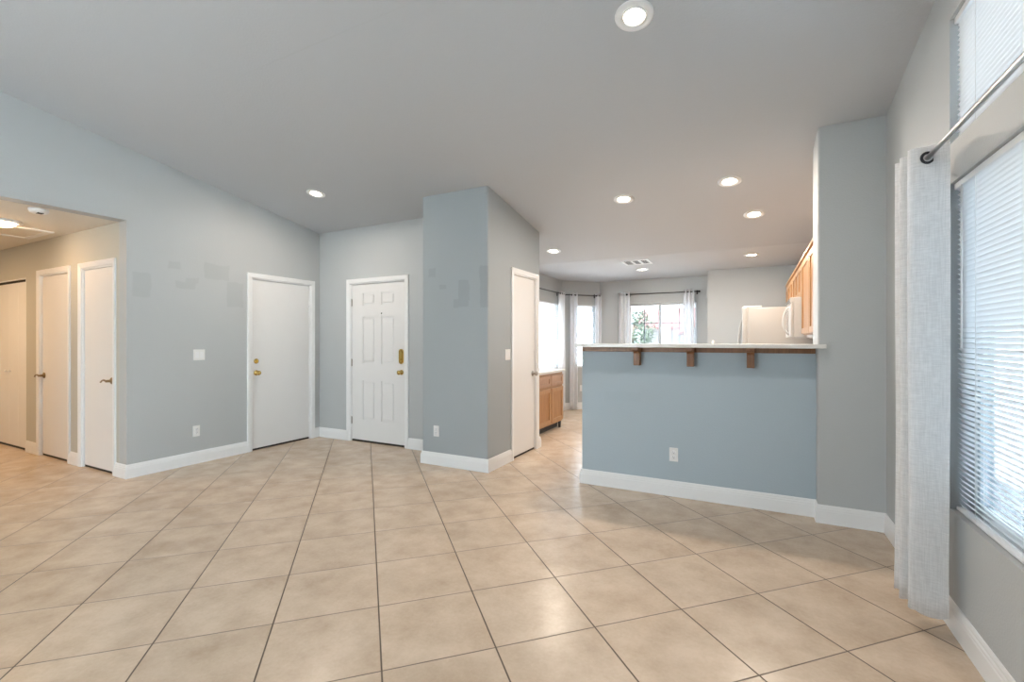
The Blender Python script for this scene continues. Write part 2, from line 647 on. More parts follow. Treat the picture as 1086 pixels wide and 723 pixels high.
w = MB()
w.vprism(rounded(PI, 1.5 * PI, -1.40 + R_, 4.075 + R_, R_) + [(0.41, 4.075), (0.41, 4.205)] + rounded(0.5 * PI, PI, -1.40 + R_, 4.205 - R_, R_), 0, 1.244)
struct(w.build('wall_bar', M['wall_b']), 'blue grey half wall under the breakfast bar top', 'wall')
w = MB()
w.vprism(rounded(PI, 1.5 * PI, 0.41 + R_, 3.97 + R_, R_) + [(0.80, 3.97), (0.80, 4.29)] + rounded(0.5 * PI, PI, 0.41 + R_, 4.29 - R_, R_), 0, top)
struct(w.build('wall_pillar', M['wall']), 'full-height grey wall stub ending the breakfast bar', 'wall')

# window wall: openings y 1.0..2.82
WY0, WY1 = 1.00, 2.82
LZ0, LZ1, UZ0, UZ1 = 0.53, 2.018, 2.20, 2.775
w = MB()
for a, b_, z0, z1 in ((-3.2, -2.5, 0, None), (-2.5, 0.3, 2.15, None), (0.3, WY0, 0, None), (WY1, 8.95, 0, None), (WY0, WY1, 0, LZ0), (WY0, WY1, LZ1, UZ0), (WY0, WY1, UZ1, None)):
    if z1 is None:
        ys = [a] + [v for v in (YFLAT,) if a < v < b_] + [b_]
        for ya, yb in zip(ys, ys[1:]):
            w.vprism([(0.80, ya), (0.95, ya), (0.95, yb), (0.80, yb)], z0, lambda x, y: max(slope(x, y), FLAT) + 0.03)
    else:
        w.box(0.80, 0.95, a, b_, z0, z1)
struct(w.build('wall_right', M['wall']), 'grey window wall with a tall blind-covered window and a clerestory', 'wall')

w = MB()
w.box(-5.39, -3.9, -3.2, -3.05, 0, 4.1).box(-2.3, 0.95, -3.2, -3.05, 0, 4.1).box(-3.9, -2.3, -3.2, -3.05, 2.55, 4.1)
struct(w.build('wall_back', M['wall']), 'grey wall behind the camera with a glazed opening added for daylight', 'wall')

# hall walls
w = MB()
poly = [(-9.3, 0), (D6[0], 0), (D6[0], DH), (D6[1], DH), (D6[1], 0), (D5[0], 0), (D5[0], DH), (D5[1], DH), (D5[1], 0), (D4[0], 0), (D4[0], DH),
        (D4[1], DH), (D4[1], 0), (-5.391, 0), (-5.391, FLAT + 0.02), (-9.3, FLAT + 0.02)]
w.prism([(x, HY, z) for x, z in poly], (0, 0.14, 0))
struct(w.build('wall_hall', M['hall']), 'beige lit hallway wall with two plain doors and a closet', 'wall')
w = MB().box(-9.4, -9.25, -0.2, HY, 0, FLAT + 0.02)
struct(w.build('wall_hall_end', M['hall']), 'beige end wall of the hallway', 'wall')
w = MB().box(-9.3, -5.39, -0.2, -0.02, 0, FLAT + 0.02)
struct(w.build('wall_hall_side', M['hall']), 'beige near wall of the hallway', 'wall')

# kitchen walls
BX, BY = -3.20, 8.76
SW = (5.95, 8.02)          # side bay window along y; its unseen part widened for more daylight
BW = (-2.09, -0.89)        # rear bay window along x
BZ0, BZ1 = 0.80, 1.99
w = MB()
for a, b_, z0, z1 in ((5.10, SW[0], 0, 2.65), (SW[1], 8.3, 0, FLAT + .03), (SW[0], SW[1], 0, BZ0), (SW[0], SW[1], BZ1, FLAT + .03)):
    w.box(BX - 0.14, BX, a, b_, z0, z1)
struct(w.build('wall_kitchen', M['wall']), 'grey kitchen wall with a blind-covered window over the drawers', 'wall')
w = MB()
for a, b_, z0, z1 in ((-2.70, BW[0], 0, FLAT + .03), (BW[1], -0.50, 0, FLAT + .03), (BW[0], BW[1], 0, BZ0), (BW[0], BW[1], BZ1, FLAT + .03)):
    w.box(a, b_, BY, BY + 0.14, z0, z1)
struct(w.build('wall_bay', M['wall']), 'grey rear wall of the kitchen bay with the gridded window', 'wall')
w = MB().box(-0.66, 0.80, 8.12, BY + 0.14, 0, FLAT + 0.03)
struct(w.build('wall_fridge', M['wall']), 'grey wall behind the white refrigerator', 'wall')
# angled bay wall, local frame along the wall
DG0, DG1 = Vector((-3.20, 8.20)), Vector((-2.64, 8.76))
dlen = (DG1 - DG0).length
DW = (0.255, 0.70)         # window along the angled wall


def diag_root(name, label, cat, kind=None):
    return thing(name, label, cat, (DG0.x, DG0.y, 0), math.radians(45), kind=kind)


w = MB()
for a, b_, z0, z1 in ((-0.06, DW[0], 0, FLAT + .03), (DW[1], dlen + 0.06, 0, FLAT + .03), (DW[0], DW[1], 0, BZ0), (DW[0], DW[1], BZ1, FLAT + .03)):
    w.box(a, b_, 0, 0.14, z0, z1)
o = w.build('wall_bay_angled', M['wall'])
o.location = (DG0.x, DG0.y, 0)
o.rotation_euler = (0, 0, math.radians(45))
struct(o, 'narrow angled grey wall of the kitchen bay with a slim window', 'wall')

# ------------------------------------------------------------------ baseboards
BPROF = [(0.0, 0.0), (0.015, 0.0), (0.015, 0.088), (0.0125, 0.093), (0.0125, 0.103), (0.009, 0.110), (0.009, 0.117), (0.005, 0.128), (0.0, 0.130)]


def baseboard(name, path, label):
    """room lies to the right of the walking direction"""
    P = [Vector(p) for p in path]
    rings = []
    for i, p in enumerate(P):
        def nrm(a, b):
            t = (b - a).normalized()
            return Vector((t.y, -t.x))
        if i == 0:
            off = nrm(P[0], P[1])
        elif i == len(P) - 1:
            off = nrm(P[-2], P[-1])
        else:
            n1, n2 = nrm(P[i - 1], P[i]), nrm(P[i], P[i + 1])
            off = (n1 + n2) / (1 + n1.dot(n2))
        rings.append([(p.x + off.x * d, p.y + off.y * d, z) for d, z in BPROF])
    o = MB().sweep(rings).build(name, M['trim'])
    return struct(o, label, 'baseboard')


baseboard('baseboard_left', [(D4[1] + CASW, HY), (-5.25, HY), (-5.25, D1[0] - CASW)], 'white baseboard wrapping the hallway corner up to the plain door')
baseboard('baseboard_entry', [(-5.25, D1[1] + CASW), (-5.25, 4.40), (D2[0] - CASW, 4.40)], 'short white baseboard in the corner between the two entry doors')
baseboard('baseboard_pantry', [(D2[1] + CASW, 4.40), (-3.14, 4.40), (-3.14, 3.957), (-2.33, 3.957), (-2.33, D3[0] - CASW)], 'white baseboard around the front of the pantry block')
baseboard('baseboard_pantry_end', [(-2.33, D3[1] + CASW), (-2.33, 5.215), (-2.545, 5.215)], 'stub of white baseboard past the pantry door')
baseboard('baseboard_bar', [(-1.40, 4.205), (-1.40, 4.075), (0.41, 4.075), (0.41, 3.97), (0.80, 3.97), (0.80, 0.32)], 'white baseboard under the breakfast bar and along the window wall')
baseboard('baseboard_hall', [(D5[1] + CASW, HY), (D4[0] - CASW, HY)], 'short white baseboard between the two hallway doors')
baseboard('baseboard_closet', [(D6[1] + 0.02, HY), (D5[0] - CASW, HY)], 'short white baseboard between closet and hallway door')
baseboard('baseboard_bay', [(BX, 6.66), (BX, 8.20), (-2.64, BY), (-0.66, BY)], 'white baseboard around the kitchen bay')

# ------------------------------------------------------------------ doors
CPROF = [(0.0, 0.0), (0.0, 0.009), (0.008, 0.013), (0.045, 0.018), (0.054, 0.018), (CASW, 0.014), (CASW, 0.0)]


def casing(parent, w_, h, bottom=0.0):
    rings = [[], [], [], []]
    for wd, d in CPROF:
        rings[0].append((-wd, -d, bottom))
        rings[1].append((-wd, -d, h + wd))
        rings[2].append((w_ + wd, -d, h + wd))
        rings[3].append((w_ + wd, -d, bottom))
    return MB().sweep(rings).build('casing', M['trim'], parent)


def jamb(parent, w_, h, depth=0.13):
    rings = [[], [], [], []]
    for wd, d in ((0, 0.0), (0.012, 0.0), (0.012, 0.062), (0.026, 0.062), (0.026, depth), (0, depth)):
        rings[0].append((wd, d, 0))
        rings[1].append((wd, d, h - wd))
        rings[2].append((w_ - wd, d, h - wd))
        rings[3].append((w_ - wd, d, 0))
    return MB().sweep(rings).build('jamb', M['trim'], parent)


def hinge(parent, x, z, mat):
    m = MB()
    m.tube([(x, 0.010, z - 0.045), (x, 0.010, z + 0.045)], 0.0065, 10)
    m.tube([(x, 0.010, z - 0.051), (x, 0.010, z + 0.051)], 0.0035, 8)
    m.box(x - 0.011, x + 0.011, 0.0145, 0.018, z - 0.044, z + 0.044)
    return m.build('hinge', mat, parent)


ROT_OUT = Matrix.Rotation(PI / 2, 4, 'X')     # lathe axis z -> local -y (out of the door)


def at(x, y, z):
    return Matrix.Translation((x, y, z)) @ ROT_OUT


SLABY = 0.016    # the slab face sits this far behind the wall face


def knob(parent, x, z, mat, name='knob'):
    k = MB()
    k.lathe([(0, 0), (0.032, 0), (0.032, 0.004), (0.026, 0.010), (0.013, 0.013), (0.012, 0.028), (0.020, 0.034), (0.0275, 0.046), (0.0265, 0.058), (0.018, 0.066), (0, 0.068)], 28, at(x, SLABY, z))
    return k.build(name, mat, parent)


def lever(parent, x, z, sgn, mat):
    m = MB()
    m.lathe([(0, 0), (0.033, 0), (0.033, 0.004), (0.027, 0.010), (0.014, 0.012), (0.012, 0.040), (0.013, 0.052), (0, 0.054)], 24, at(x, SLABY, z))
    pts, rr = [], []
    for k in range(11):
        t = k / 10
        pts.append((x + sgn * 0.115 * t, SLABY - 0.046 - 0.010 * math.sin(t * PI), z + 0.010 * math.sin(t * PI * 1.6) - 0.004 * t))
        rr.append(0.0100 - 0.004 * t + (0.003 if k == 10 else 0))
    m.tube(pts, rr, 12)
    return m.build('handle', mat, parent)


def deadbolt(parent, x, z, mat):
    m = MB()
    m.lathe([(0, 0), (0.030, 0), (0.030, 0.005), (0.022, 0.012), (0.0, 0.013)], 26, at(x, SLABY, z))
    m.box(x - 0.006, x + 0.006, SLABY - 0.034, SLABY - 0.010, z - 0.020, z + 0.020, 0.003)
    return m.build('deadbolt', mat, parent)


def plain_slab(parent, w_, h, mat, gap=0.022):
    return MB().box(0.0145, w_ - 0.0145, SLABY, SLABY + 0.042, gap, h - 0.0145, 0.0015, 1).build('door_panel', mat, parent)


def sweep_strip(parent, w_, depth=0.06):
    return MB().box(0.013, w_ - 0.013, SLABY + 0.004, depth, 0.0, 0.021).build('threshold', M['darkgap'], parent)


def door(name, label, loc, rot, w_, hinge_at, handle, mat, hmat, hngmat):
    r = thing(name, label, 'door', loc, rot, kind='structure')
    casing(r, w_, DH)
    jamb(r, w_, DH)
    sweep_strip(r, w_)
    hx = 0.0125 if hinge_at == 0 else w_ - 0.0125
    for z in (0.27, 1.02, 1.80):
        hinge(r, hx, z, hngmat)
    if handle:
        handle(r)
    return r


# plain white door in the grey wall
W1 = D1[1] - D1[0]
d1 = door('door_1', 'plain white flush door with brass knob in the long grey wall', (-5.25, D1[0], 0), PI / 2, W1, 1, None, M['white'], M['brass'], M['trim'])
plain_slab(d1, W1, DH, M['white'])
knob(d1, 0.068, 0.92, M['brass'])
deadbolt(d1, 0.068, 1.06, M['brass'])
m = MB().box(0.20, 0.245, SLABY - 0.012, SLABY, 0.004, 0.016, 0.003)
m.tube([(0.215, SLABY - 0.006, 0.018), (0.215, SLABY - 0.03, 0.010)], 0.004)
m.build('door_stop', M['slot'], d1)
m = MB().box(W1 - 0.045, W1 - 0.012, SLABY - 0.012, SLABY + 0.002, 1.735, 1.760, 0.003)
m.tube([(W1 - 0.03, SLABY - 0.008, 1.76), (W1 - 0.018, SLABY - 0.022, 1.80)], 0.004)
m.build('security_latch', M['trim'], d1)

# panelled front door
W2 = D2[1] - D2[0]
d2 = door('door_2', 'white six-panel front door with tall brass lock plate', (D2[0], 4.40, 0), 0, W2, 0, None, M['white'], M['brass'], M['nickel'])
m = MB()
gx = [0.0145, 0.20, 0.205 + 0.0, W2 - 0.0145]
m.box(0.0145, W2 - 0.0145, SLABY + 0.010, SLABY + 0.045, 0.026, DH - 0.0145)
cols = [(0.205, 0.412), (0.522, 0.737)]
rows = [(0.285, 0.795), (1.010, 1.607), (1.757, 1.915)]
xs = [0.0145, cols[0][0], cols[0][1], cols[1][0], cols[1][1], W2 - 0.0145]
zs = [0.026, rows[0][0], rows[0][1], rows[1][0], rows[1][1], rows[2][0], rows[2][1], DH - 0.0145]
m.box(xs[0], xs[1], SLABY, SLABY + 0.012, zs[0], zs[-1])
m.box(xs[2], xs[3], SLABY, SLABY + 0.012, zs[0], zs[-1])
m.box(xs[4], xs[5], SLABY, SLABY + 0.012, zs[0], zs[-1])
for ca, cb in cols:
    for k in (0, 2, 4, 6):
        m.box(ca, cb, SLABY, SLABY + 0.012, zs[k], zs[k + 1])
    for ra, rb in rows:
        m.box(ca + 0.026, cb - 0.026, SLABY + 0.001, SLABY + 0.012, ra + 0.026, rb - 0.026, 0.007, 2)
m.build('door_panel', M['white'], d2)
kx = W2 - 0.072
knob(d2, kx, 0.915, M['brass'])
m = MB()
lp = [(0.034 * math.cos(a), 0.058 + 0.034 * math.sin(a)) for a in [PI * k / 10 for k in range(11)]] + \
     [(0.034 * math.cos(a), -0.058 + 0.034 * math.sin(a)) for a in [PI + PI * k / 10 for k in range(11)]]
m.prism([(kx + a, SLABY, 1.11 + b) for a, b in lp], (0, -0.014, 0))
m.prism([(kx + a * .72, SLABY - 0.014, 1.11 + b * .84) for a, b in lp], (0, -0.010, 0))
m.lathe([(0, 0), (0.012, 0), (0.010, 0.008), (0, 0.009)], 16, at(kx, SLABY - 0.024, 1.075))
m.build('lock_plate', M['brass'], d2)
MB().lathe([(0, 0), (0.009, 0), (0.009, 0.004), (0.005, 0.005), (0, 0.0045)], 16, at(0.525, SLABY, 1.648)).build('peephole', M['slot'], d2)

# pantry door
W3 = D3[1] - D3[0]
d3 = door('door_3', 'narrow plain white pantry door beside the kitchen opening', (-2.33, D3[0], 0), PI / 2, W3, 0, None, M['white'], M['nickel'], M['nickel'])
plain_slab(d3, W3, DH, M['white'])
knob(d3, W3 - 0.066, 0.912, M['nickel'])

# hall doors
W4 = D4[1] - D4[0]
d4 = door('door_4', 'plain white hallway door nearest the grey wall corner', (D4[0], HY, 0), 0, W4, 0, None, M['white'], M['bronze'], M['trim'])
plain_slab(d4, W4, DH, M['white'])
lever(d4, W4 - 0.065, 0.91, -1, M['bronze'])
W5 = D5[1] - D5[0]
d5 = door('door_5', 'plain white hallway door between closet and other hallway door', (D5[0], HY, 0), 0, W5, 1, None, M['white'], M['bronze'], M['trim'])
plain_slab(d5, W5, DH, M['white'])
lever(d5, 0.062, 0.91, -1, M['bronze'])

# bifold closet door
W6 = D6[1] - D6[0]
d6 = thing('door_6', 'white bifold closet door at the far end of the hallway', 'door', (D6[0], HY, 0), 0, kind='structure')
jamb(d6, W6, DH)
sweep_strip(d6, W6, 0.055)
MB().box(0.012, W6 - 0.012, 0.020, 0.052, DH - 0.036, DH - 0.012).build('track', M['darkgap'], d6)
n = 4
lw = (W6 - 0.034) / n
for k in range(n):
    a = 0.015 + k * (lw + 0.0015)
    lf = MB().box(a, a + lw - 0.003, 0.016, 0.050, 0.026, DH - 0.040, 0.002, 1).build('door_leaf', M['white'], d6)
    if k in (1, 2):
        kxx = a + (lw - 0.05 if k == 1 else 0.05)
        MB().lathe([(0, 0), (0.008, 0), (0.008, 0.012), (0.017, 0.020), (0.014, 0.028), (0, 0.030)], 18, at(kxx, 0.016, 0.93)).build('knob', M['plastic'], lf)

# ------------------------------------------------------------------ windows


def window(name, label, loc, rot, w_, z0, z1, wall=0.14, depth=0.075, cols=(), rows=(), mullions=(), sash=None, frame_w=0.035, sill=True, glass='glass'):
    """local x along the wall, local +y outdoors, opening 0..w_, z0..z1"""
    r = thing(name, label, 'window', loc, rot, kind='structure')
    f = MB()
    d0, d1_ = depth, depth + 0.045
    f.box(0, w_, d0, d1_, z0, z0 + frame_w).box(0, w_, d0, d1_, z1 - frame_w, z1)
    f.box(0, frame_w, d0, d1_, z0 + frame_w, z1 - frame_w).box(w_ - frame_w, w_, d0, d1_, z0 + frame_w, z1 - frame_w)
    f.build('window_frame', M['vinyl'], r)
    for mx in mullions:
        MB().box(mx - 0.022, mx + 0.022, d0 - 0.004, d1_, z0 + frame_w, z1 - frame_w, 0.003).build('mullion', M['vinyl' if sash is None else sash], r)
    if cols or rows:
        g = MB()
        for cx_ in cols:
            g.box(cx_ - 0.008, cx_ + 0.008, d0 + 0.026, d0 + 0.036, z0 + frame_w, z1 - frame_w)
        for rz in rows:
            g.box(frame_w, w_ - frame_w, d0 + 0.0265, d0 + 0.0355, rz - 0.008, rz + 0.008)
        g.build('window_grid', M['vinyl'], r)
    MB().box(frame_w - 0.005, w_ - frame_w + 0.005, d0 + 0.018, d0 + 0.022, z0 + frame_w - 0.005, z1 - frame_w + 0.005).build('pane', M[glass], r)
    if sill:
        MB().box(0, w_, -0.018, d0, z0 - 0.0, z0 + 0.018, 0.004).build('window_sill', M['trim'], r)
    return r


# right wall: local x runs toward -y (rotation -90 deg), local +y is +x outdoors
LEN = WY1 - WY0
w1 = window('window_1', 'tall window behind white blinds in the grey window wall', (0.80, WY1, 0), -PI / 2, LEN, LZ0, LZ1, sash=None, mullions=(LEN / 2,), cols=(LEN / 4,), frame_w=0.045, depth=0.085, sill=False, glass='tinted')
MB().box(0.047, 0.075, 0.080, 0.125, LZ0 + 0.05, LZ1 - 0.05).build('sash', M['alum'], w1)
w2 = window('window_2', 'clerestory window above the curtain rod', (0.80, WY1, 0), -PI / 2, LEN, UZ0, UZ1, mullions=(LEN / 2,), frame_w=0.045, depth=0.085, sill=False, glass='tinted')
window('window_3', 'blind-covered bay window above the oak drawers', (BX, SW[0], 0), PI / 2, SW[1] - SW[0], BZ0, BZ1, mullions=((SW[1] - SW[0]) / 2,), rows=(1.2, 1.6), glass='midtint')
r = window('window_4', 'slim angled bay window between sheer curtains', (DG0.x + DW[0] * math.cos(PI / 4), DG0.y + DW[0] * math.sin(PI / 4), 0), PI / 4, DW[1] - DW[0], BZ0, BZ1,
           cols=((DW[1] - DW[0]) * 0.5,), rows=(1.2, 1.62), glass='midtint')
BL = BW[1] - BW[0]
window('window_5', 'gridded bay window showing the red-roofed house outside', (BW[0], BY, 0), 0, BL, BZ0, BZ1, mullions=(BL / 2 - 0.04,), cols=(0.28, 0.90), rows=(1.22, 1.63), sash='alum', glass='lighttint')
# unseen rear opening added behind the camera to supply daylight
w6 = thing('added_window_6', 'unseen glazed opening added behind the camera for daylight', 'window', (-3.9, -3.05, 0), 0, kind='structure')
f = MB()
for a in (0.0, 0.77, 1.54):
    f.box(a, a + 0.06, -0.10, -0.04, 0.0, 2.55)
f.box(0, 1.6, -0.10, -0.04, 2.49, 2.55).box(0, 1.6, -0.10, -0.04, 0.0, 0.06)
f.build('window_frame', M['vinyl'], w6)
MB().box(0.06, 1.54, -0.075, -0.07, 0.06, 2.49).build('pane', M['glass'], w6)

w7 = thing('added_window_7', 'unseen glazed opening added to the window wall for daylight', 'window', (0.80, -2.5, 0), 0, kind='structure')  # unseen opening, added to light the surfaces that face the window wall
f = MB()
for a in (0.0, 1.37, 2.74):
    f.box(0.05, 0.11, a, a + 0.06, 0.0, 2.15)
f.box(0.05, 0.11, 0, 2.8, 2.09, 2.15).box(0.05, 0.11, 0, 2.8, 0.0, 0.06)
f.build('window_frame', M['vinyl'], w7)
MB().box(0.075, 0.08, 0.06, 2.74, 0.06, 2.09).build('pane', M['glass'], w7)

# ------------------------------------------------------------------ blinds


def blind(name, label, loc, rot, w_, z0, z1, pitch, chord, tilt, cat='blind', group=None, cords=(0.12, 0.5, 0.88), wand=None, mat='slats'):
    r = thing(name, label, cat, loc, rot, group=group)
    MB().box(0.004, w_ - 0.004, -chord * 0.7, chord * 0.7, z1 - 0.030, z1 - 0.002, 0.003).build('headrail', M['vinyl'], r)
    s = MB()
    z = z0 + 0.030
    ct, st = math.cos(tilt), math.sin(tilt)
    while z < z1 - 0.040:
        ring_a, ring_b = [], []
        prof = []
        for k in range(4):
            u = (k / 3 - 0.5) * chord
            cv = 0.0018 * (1 - (2 * k / 3 - 1) ** 2)
            prof.append((u * ct - cv * st, u * st + cv * ct))
        for (yy, zz) in prof:
            ring_a.append((0.008, yy, z + zz))
            ring_b.append((w_ - 0.008, yy, z + zz))
        s.sweep([ring_a, ring_b], closed_profile=False)
        z += pitch
    so = s.build('slats', M[mat], r)
    MB().box(0.006, w_ - 0.006, -chord * 0.45, chord * 0.45, z0 + 0.004, z0 + 0.018, 0.003).build('bottom_rail', M['vinyl'], r)
    for cfrac in cords:
        m_ = MB()
        for yy in (-chord * 0.52, chord * 0.52):
            m_.tube([(w_ * cfrac, yy, z0 + 0.012), (w_ * cfrac, yy, z1 - 0.02)], 0.0009, 6)
        m_.build('ladder_cord', M['plastic'], r)
    if wand:
        MB().tube([(wand, -chord * 0.8, z1 - 0.03), (wand, -chord * 0.85, z1 - 0.75)], 0.004, 8).build('wand', M['plastic'], r)
    return r


blind('window_blind', 'white horizontal blind filling the tall window beside the linen curtain', (0.832, WY1, 0), -PI / 2, LEN, LZ0, LZ1, 0.0225, 0.026, math.radians(-52), wand=0.10)
blind('window_blind', 'white horizontal blind in the clerestory above the curtain rod', (0.832, WY1, 0), -PI / 2, LEN, UZ0, UZ1, 0.0225, 0.026, math.radians(-52))
blind('window_blind', 'white blind in the bay window above the oak drawers', (BX - 0.035, SW[0], 0), PI / 2, SW[1] - SW[0], BZ0 + 0.02, BZ1, 0.04, 0.045, math.radians(-12), mat='bayslats')
blind('window_blind', 'white blind in the slim angled bay window', (DG0.x + (DW[0] + 0.0) * math.cos(PI / 4) - 0.035 * 0.707, DG0.y + DW[0] * math.sin(PI / 4) + 0.035 * 0.707, 0), PI / 4,
      DW[1] - DW[0], BZ0 + 0.02, BZ1, 0.04, 0.045, math.radians(-12), cords=(0.2, 0.8), mat='bayslats')

# ------------------------------------------------------------------ curtains and rods


def ribbon_curtain(name, label, path, z0, z1, mat, grommets=(), hem=0.09, loc=(0, 0, 0), rot=0.0, group=None, flare=0.0, thick=0.0022):
    """cloth hung along a plan path (points smoothed), with rounded folds"""
    P = [Vector(p) for p in path]
    # smooth by Chaikin, twice
    for _ in range(3):
        Q = [P[0]]
        for a, b in zip(P, P[1:]):
            Q += [a * 0.75 + b * 0.25, a * 0.25 + b * 0.75]
        Q.append(P[-1])
        P = Q
    ctr = sum(P, Vector((0, 0))) / len(P)
    bm = bmesh.new()
    nz = 26
    zrow = [z1 - (z1 - z0) * (k / (nz - 1)) for k in range(nz)]
    grid = []
    for k, z in enumerate(zrow):
        t = k / (nz - 1)
        row = []
        for i, p in enumerate(P):
            sway = 0.006 * math.sin(5.0 * t + i * 0.11) * t
            q = ctr + (p - ctr) * (1 + flare * t)
            edge = 0.010 * math.sin(i * 0.21 + 1.0) if k == nz - 1 else 0
            row.append(bm.verts.new((q.x + sway, q.y + 0.6 * sway, z + edge)))
        grid.append(row)
    for a, b in zip(grid, grid[1:]):
        for i in range(len(P) - 1):
            fc = bm.faces.new((a[i], a[i + 1], b[i + 1], b[i]))
            fc.smooth = True
    mb = MB()
    mb._merge(bm)
    r = thing(name, label, 'curtain', loc, rot, group=group)
    o = mb.build('fabric', mat, r)
    md = o.modifiers.new('thickness', 'SOLIDIFY')
    md.thickness = thick
    return r


# big linen curtain, gathered at the end of the steel rod
RODX, RODZ = 0.680, 2.106
cp = [(0.750, 2.640), (0.736, 2.648), (0.668, 2.658), (0.628, 2.668), (0.615, 2.685), (0.625, 2.700), (0.684, 2.712), (0.740, 2.718), (0.751, 2.735), (0.740, 2.750),
      (0.684, 2.757), (0.620, 2.762), (0.607, 2.780), (0.620, 2.795), (0.684, 2.800), (0.740, 2.805), (0.751, 2.820), (0.684, 2.835), (0.620, 2.842), (0.608, 2.852)]
cu = ribbon_curtain('curtain', 'long white linen curtain gathered beside the tall window', cp, 0.095, 2.158, M['linen'])
# eyelets where the rod passes through the cloth
for gy in (2.655, 2.712, 2.757, 2.800, 2.835):
    g = MB()
    g.lathe([(0.018, -0.004), (0.026, -0.004), (0.028, 0.0), (0.026, 0.004), (0.018, 0.004), (0.016, 0.0), (0.018, -0.004)], 24, Matrix.Translation((RODX, gy, RODZ)) @ Matrix.Rotation(PI / 2, 4, 'X') @ Matrix.Rotation(math.radians(8), 4, 'Y'))
    go = g.build('grommet', M['black'], cu)

rd = thing('curtain_rod', 'long brushed steel curtain rod across the window wall', 'curtain rod', (RODX, 0, RODZ))
MB().tube([(0, 0.55, 0), (0, 2.885, 0)], 0.0100, 20).build('rod', M['steel'], rd)
for yy in (0.53, 2.895):
    MB().lathe([(0, -0.02), (0.017, -0.02), (0.019, 0), (0.017, 0.02), (0, 0.02)], 20, Matrix.Translation((0, yy, 0)) @ Matrix.Rotation(PI / 2, 4, 'X')).build('finial', M['black'], rd)
for yy in (0.75, 2.872):
    b = MB().tube([(0, yy, -0.014), (0.04, yy, -0.018), (0.118, yy, -0.018)], 0.006, 10)
    b.box(0.108, 0.120, yy - 0.015, yy + 0.015, -0.05, 0.03, 0.003)
    b.build('bracket', M['steel'], rd)


def wave(x0_, x1_, amp, nf, y=0.0):
    pts_ = []
    n_ = nf * 4
    for k in range(n_ + 1):
        pts_.append((x0_ + (x1_ - x0_) * k / n_, y + amp * math.sin(2 * PI * k / 4)))
    return pts_


def bay_set(rodlabel, loc, rot, length, panels, zrod=2.165, off=0.09):
    """rod in front of a bay wall and its panels; local x along the wall, local -y into the room"""
    r = thing('curtain_rod', rodlabel, 'curtain rod', loc, rot)
    MB().tube([(0, -off, zrod), (length, -off, zrod)], 0.009, 14).build('rod', M['black'], r)
    for a, s in ((0, -1), (length, 1)):
        MB().lathe([(0, -0.02), (0.014, -0.016), (0.020, 0.0), (0.014, 0.016), (0, 0.02)], 16, Matrix.Translation((a + s * 0.012, -off, zrod)) @ Matrix.Rotation(PI / 2, 4, 'Y')).build('finial', M['black'], r)
    for a in (0.03, length - 0.03):
        b = MB().tube([(a, -off, zrod - 0.010), (a, 0, zrod - 0.012)], 0.005, 8)
        b.box(a - 0.012, a + 0.012, -0.006, 0.0, zrod - 0.04, zrod + 0.03)
        b.build('bracket', M['black'], r)
    for (a, b_, lab) in panels:
        cu_ = ribbon_curtain('curtain', lab, wave(a, b_, 0.034, 2 if b_ - a < 0.16 else 3, -off), 0.02, zrod + 0.04, M['sheer'], loc=loc, rot=rot, flare=0.06, group=None)
        nf = 2 if b_ - a < 0.16 else 3
        for k in range(nf * 2 + 1):
            gx_ = a + (b_ - a) * k / (nf * 2)
            if k == 0 or k == nf * 2:
                continue
            MB().lathe([(0.012, -0.003), (0.019, -0.003), (0.020, 0), (0.019, 0.003), (0.012, 0.003), (0.011, 0), (0.012, -0.003)], 16,
                       Matrix.Translation((gx_, -off, zrod)) @ Matrix.Rotation(PI / 2, 4, 'Y')).build('grommet', M['black'], cu_)


bay_set('black curtain rod over the rear bay window', (BW[0], BY, 0), 0, 1.24,
        [(-0.16, 0.05, 'sheer white curtain on the tree side of the rear bay window'), (0.99, 1.17, 'sheer white curtain next to the refrigerator wall')])
bay_set('short black curtain rod over the slim angled bay window', (DG0.x, DG0.y, 0), PI / 4, 0.70,
        [(0.12, 0.275, 'sheer white curtain in the bay corner on the angled window'), (0.645, 0.775, 'sheer white curtain between angled window and rear bay window')])
bay_set('black curtain rod over the window above the oak drawers', (BX, 5.90, 0), PI / 2, 2.06,
        [(1.93, 2.16, 'sheer white curtain at the end of the window above the oak drawers')])

# ------------------------------------------------------------------ breakfast bar top
bt = thing('bar_countertop', 'pale raised breakfast bar top on the blue grey half wall', 'countertop', (0, 0, 0))
m = MB()
ol = [(-1.405, 3.90), (0.455, 3.90), (0.455, 3.966), (0.405, 3.966), (0.405, 4.36), (-1.405, 4.36)]
m.vprism(ol, 1.246, 1.276)
so = m.build('slab', M['quartz'], bt)
bv = so.modifiers.new('edge', 'BEVEL')
bv.width = 0.004
bv.segments = 2
MB().box(-1.385, 0.405, 4.055, 4.0745, 1.206, 1.2455, 0.002, 1).build('apron', M['walnut'], bt)
for bx_ in (-0.885, -0.455, -0.02):
    # stepped corbel seen edge-on: front arm, back leg and curved brace
    m = MB()
    prof = [(4.0545, 1.2455), (3.925, 1.2455), (3.925, 1.218), (3.985, 1.212), (4.000, 1.195), (4.000, 1.092), (4.0545, 1.092)]
    m.prism([(bx_ - 0.027, y, z) for y, z in prof], (0.054, 0, 0))
    co_ = m.build('corbel', M['walnut'], bt)
    bv = co_.modifiers.new('edge', 'BEVEL')
    bv.width = 0.003

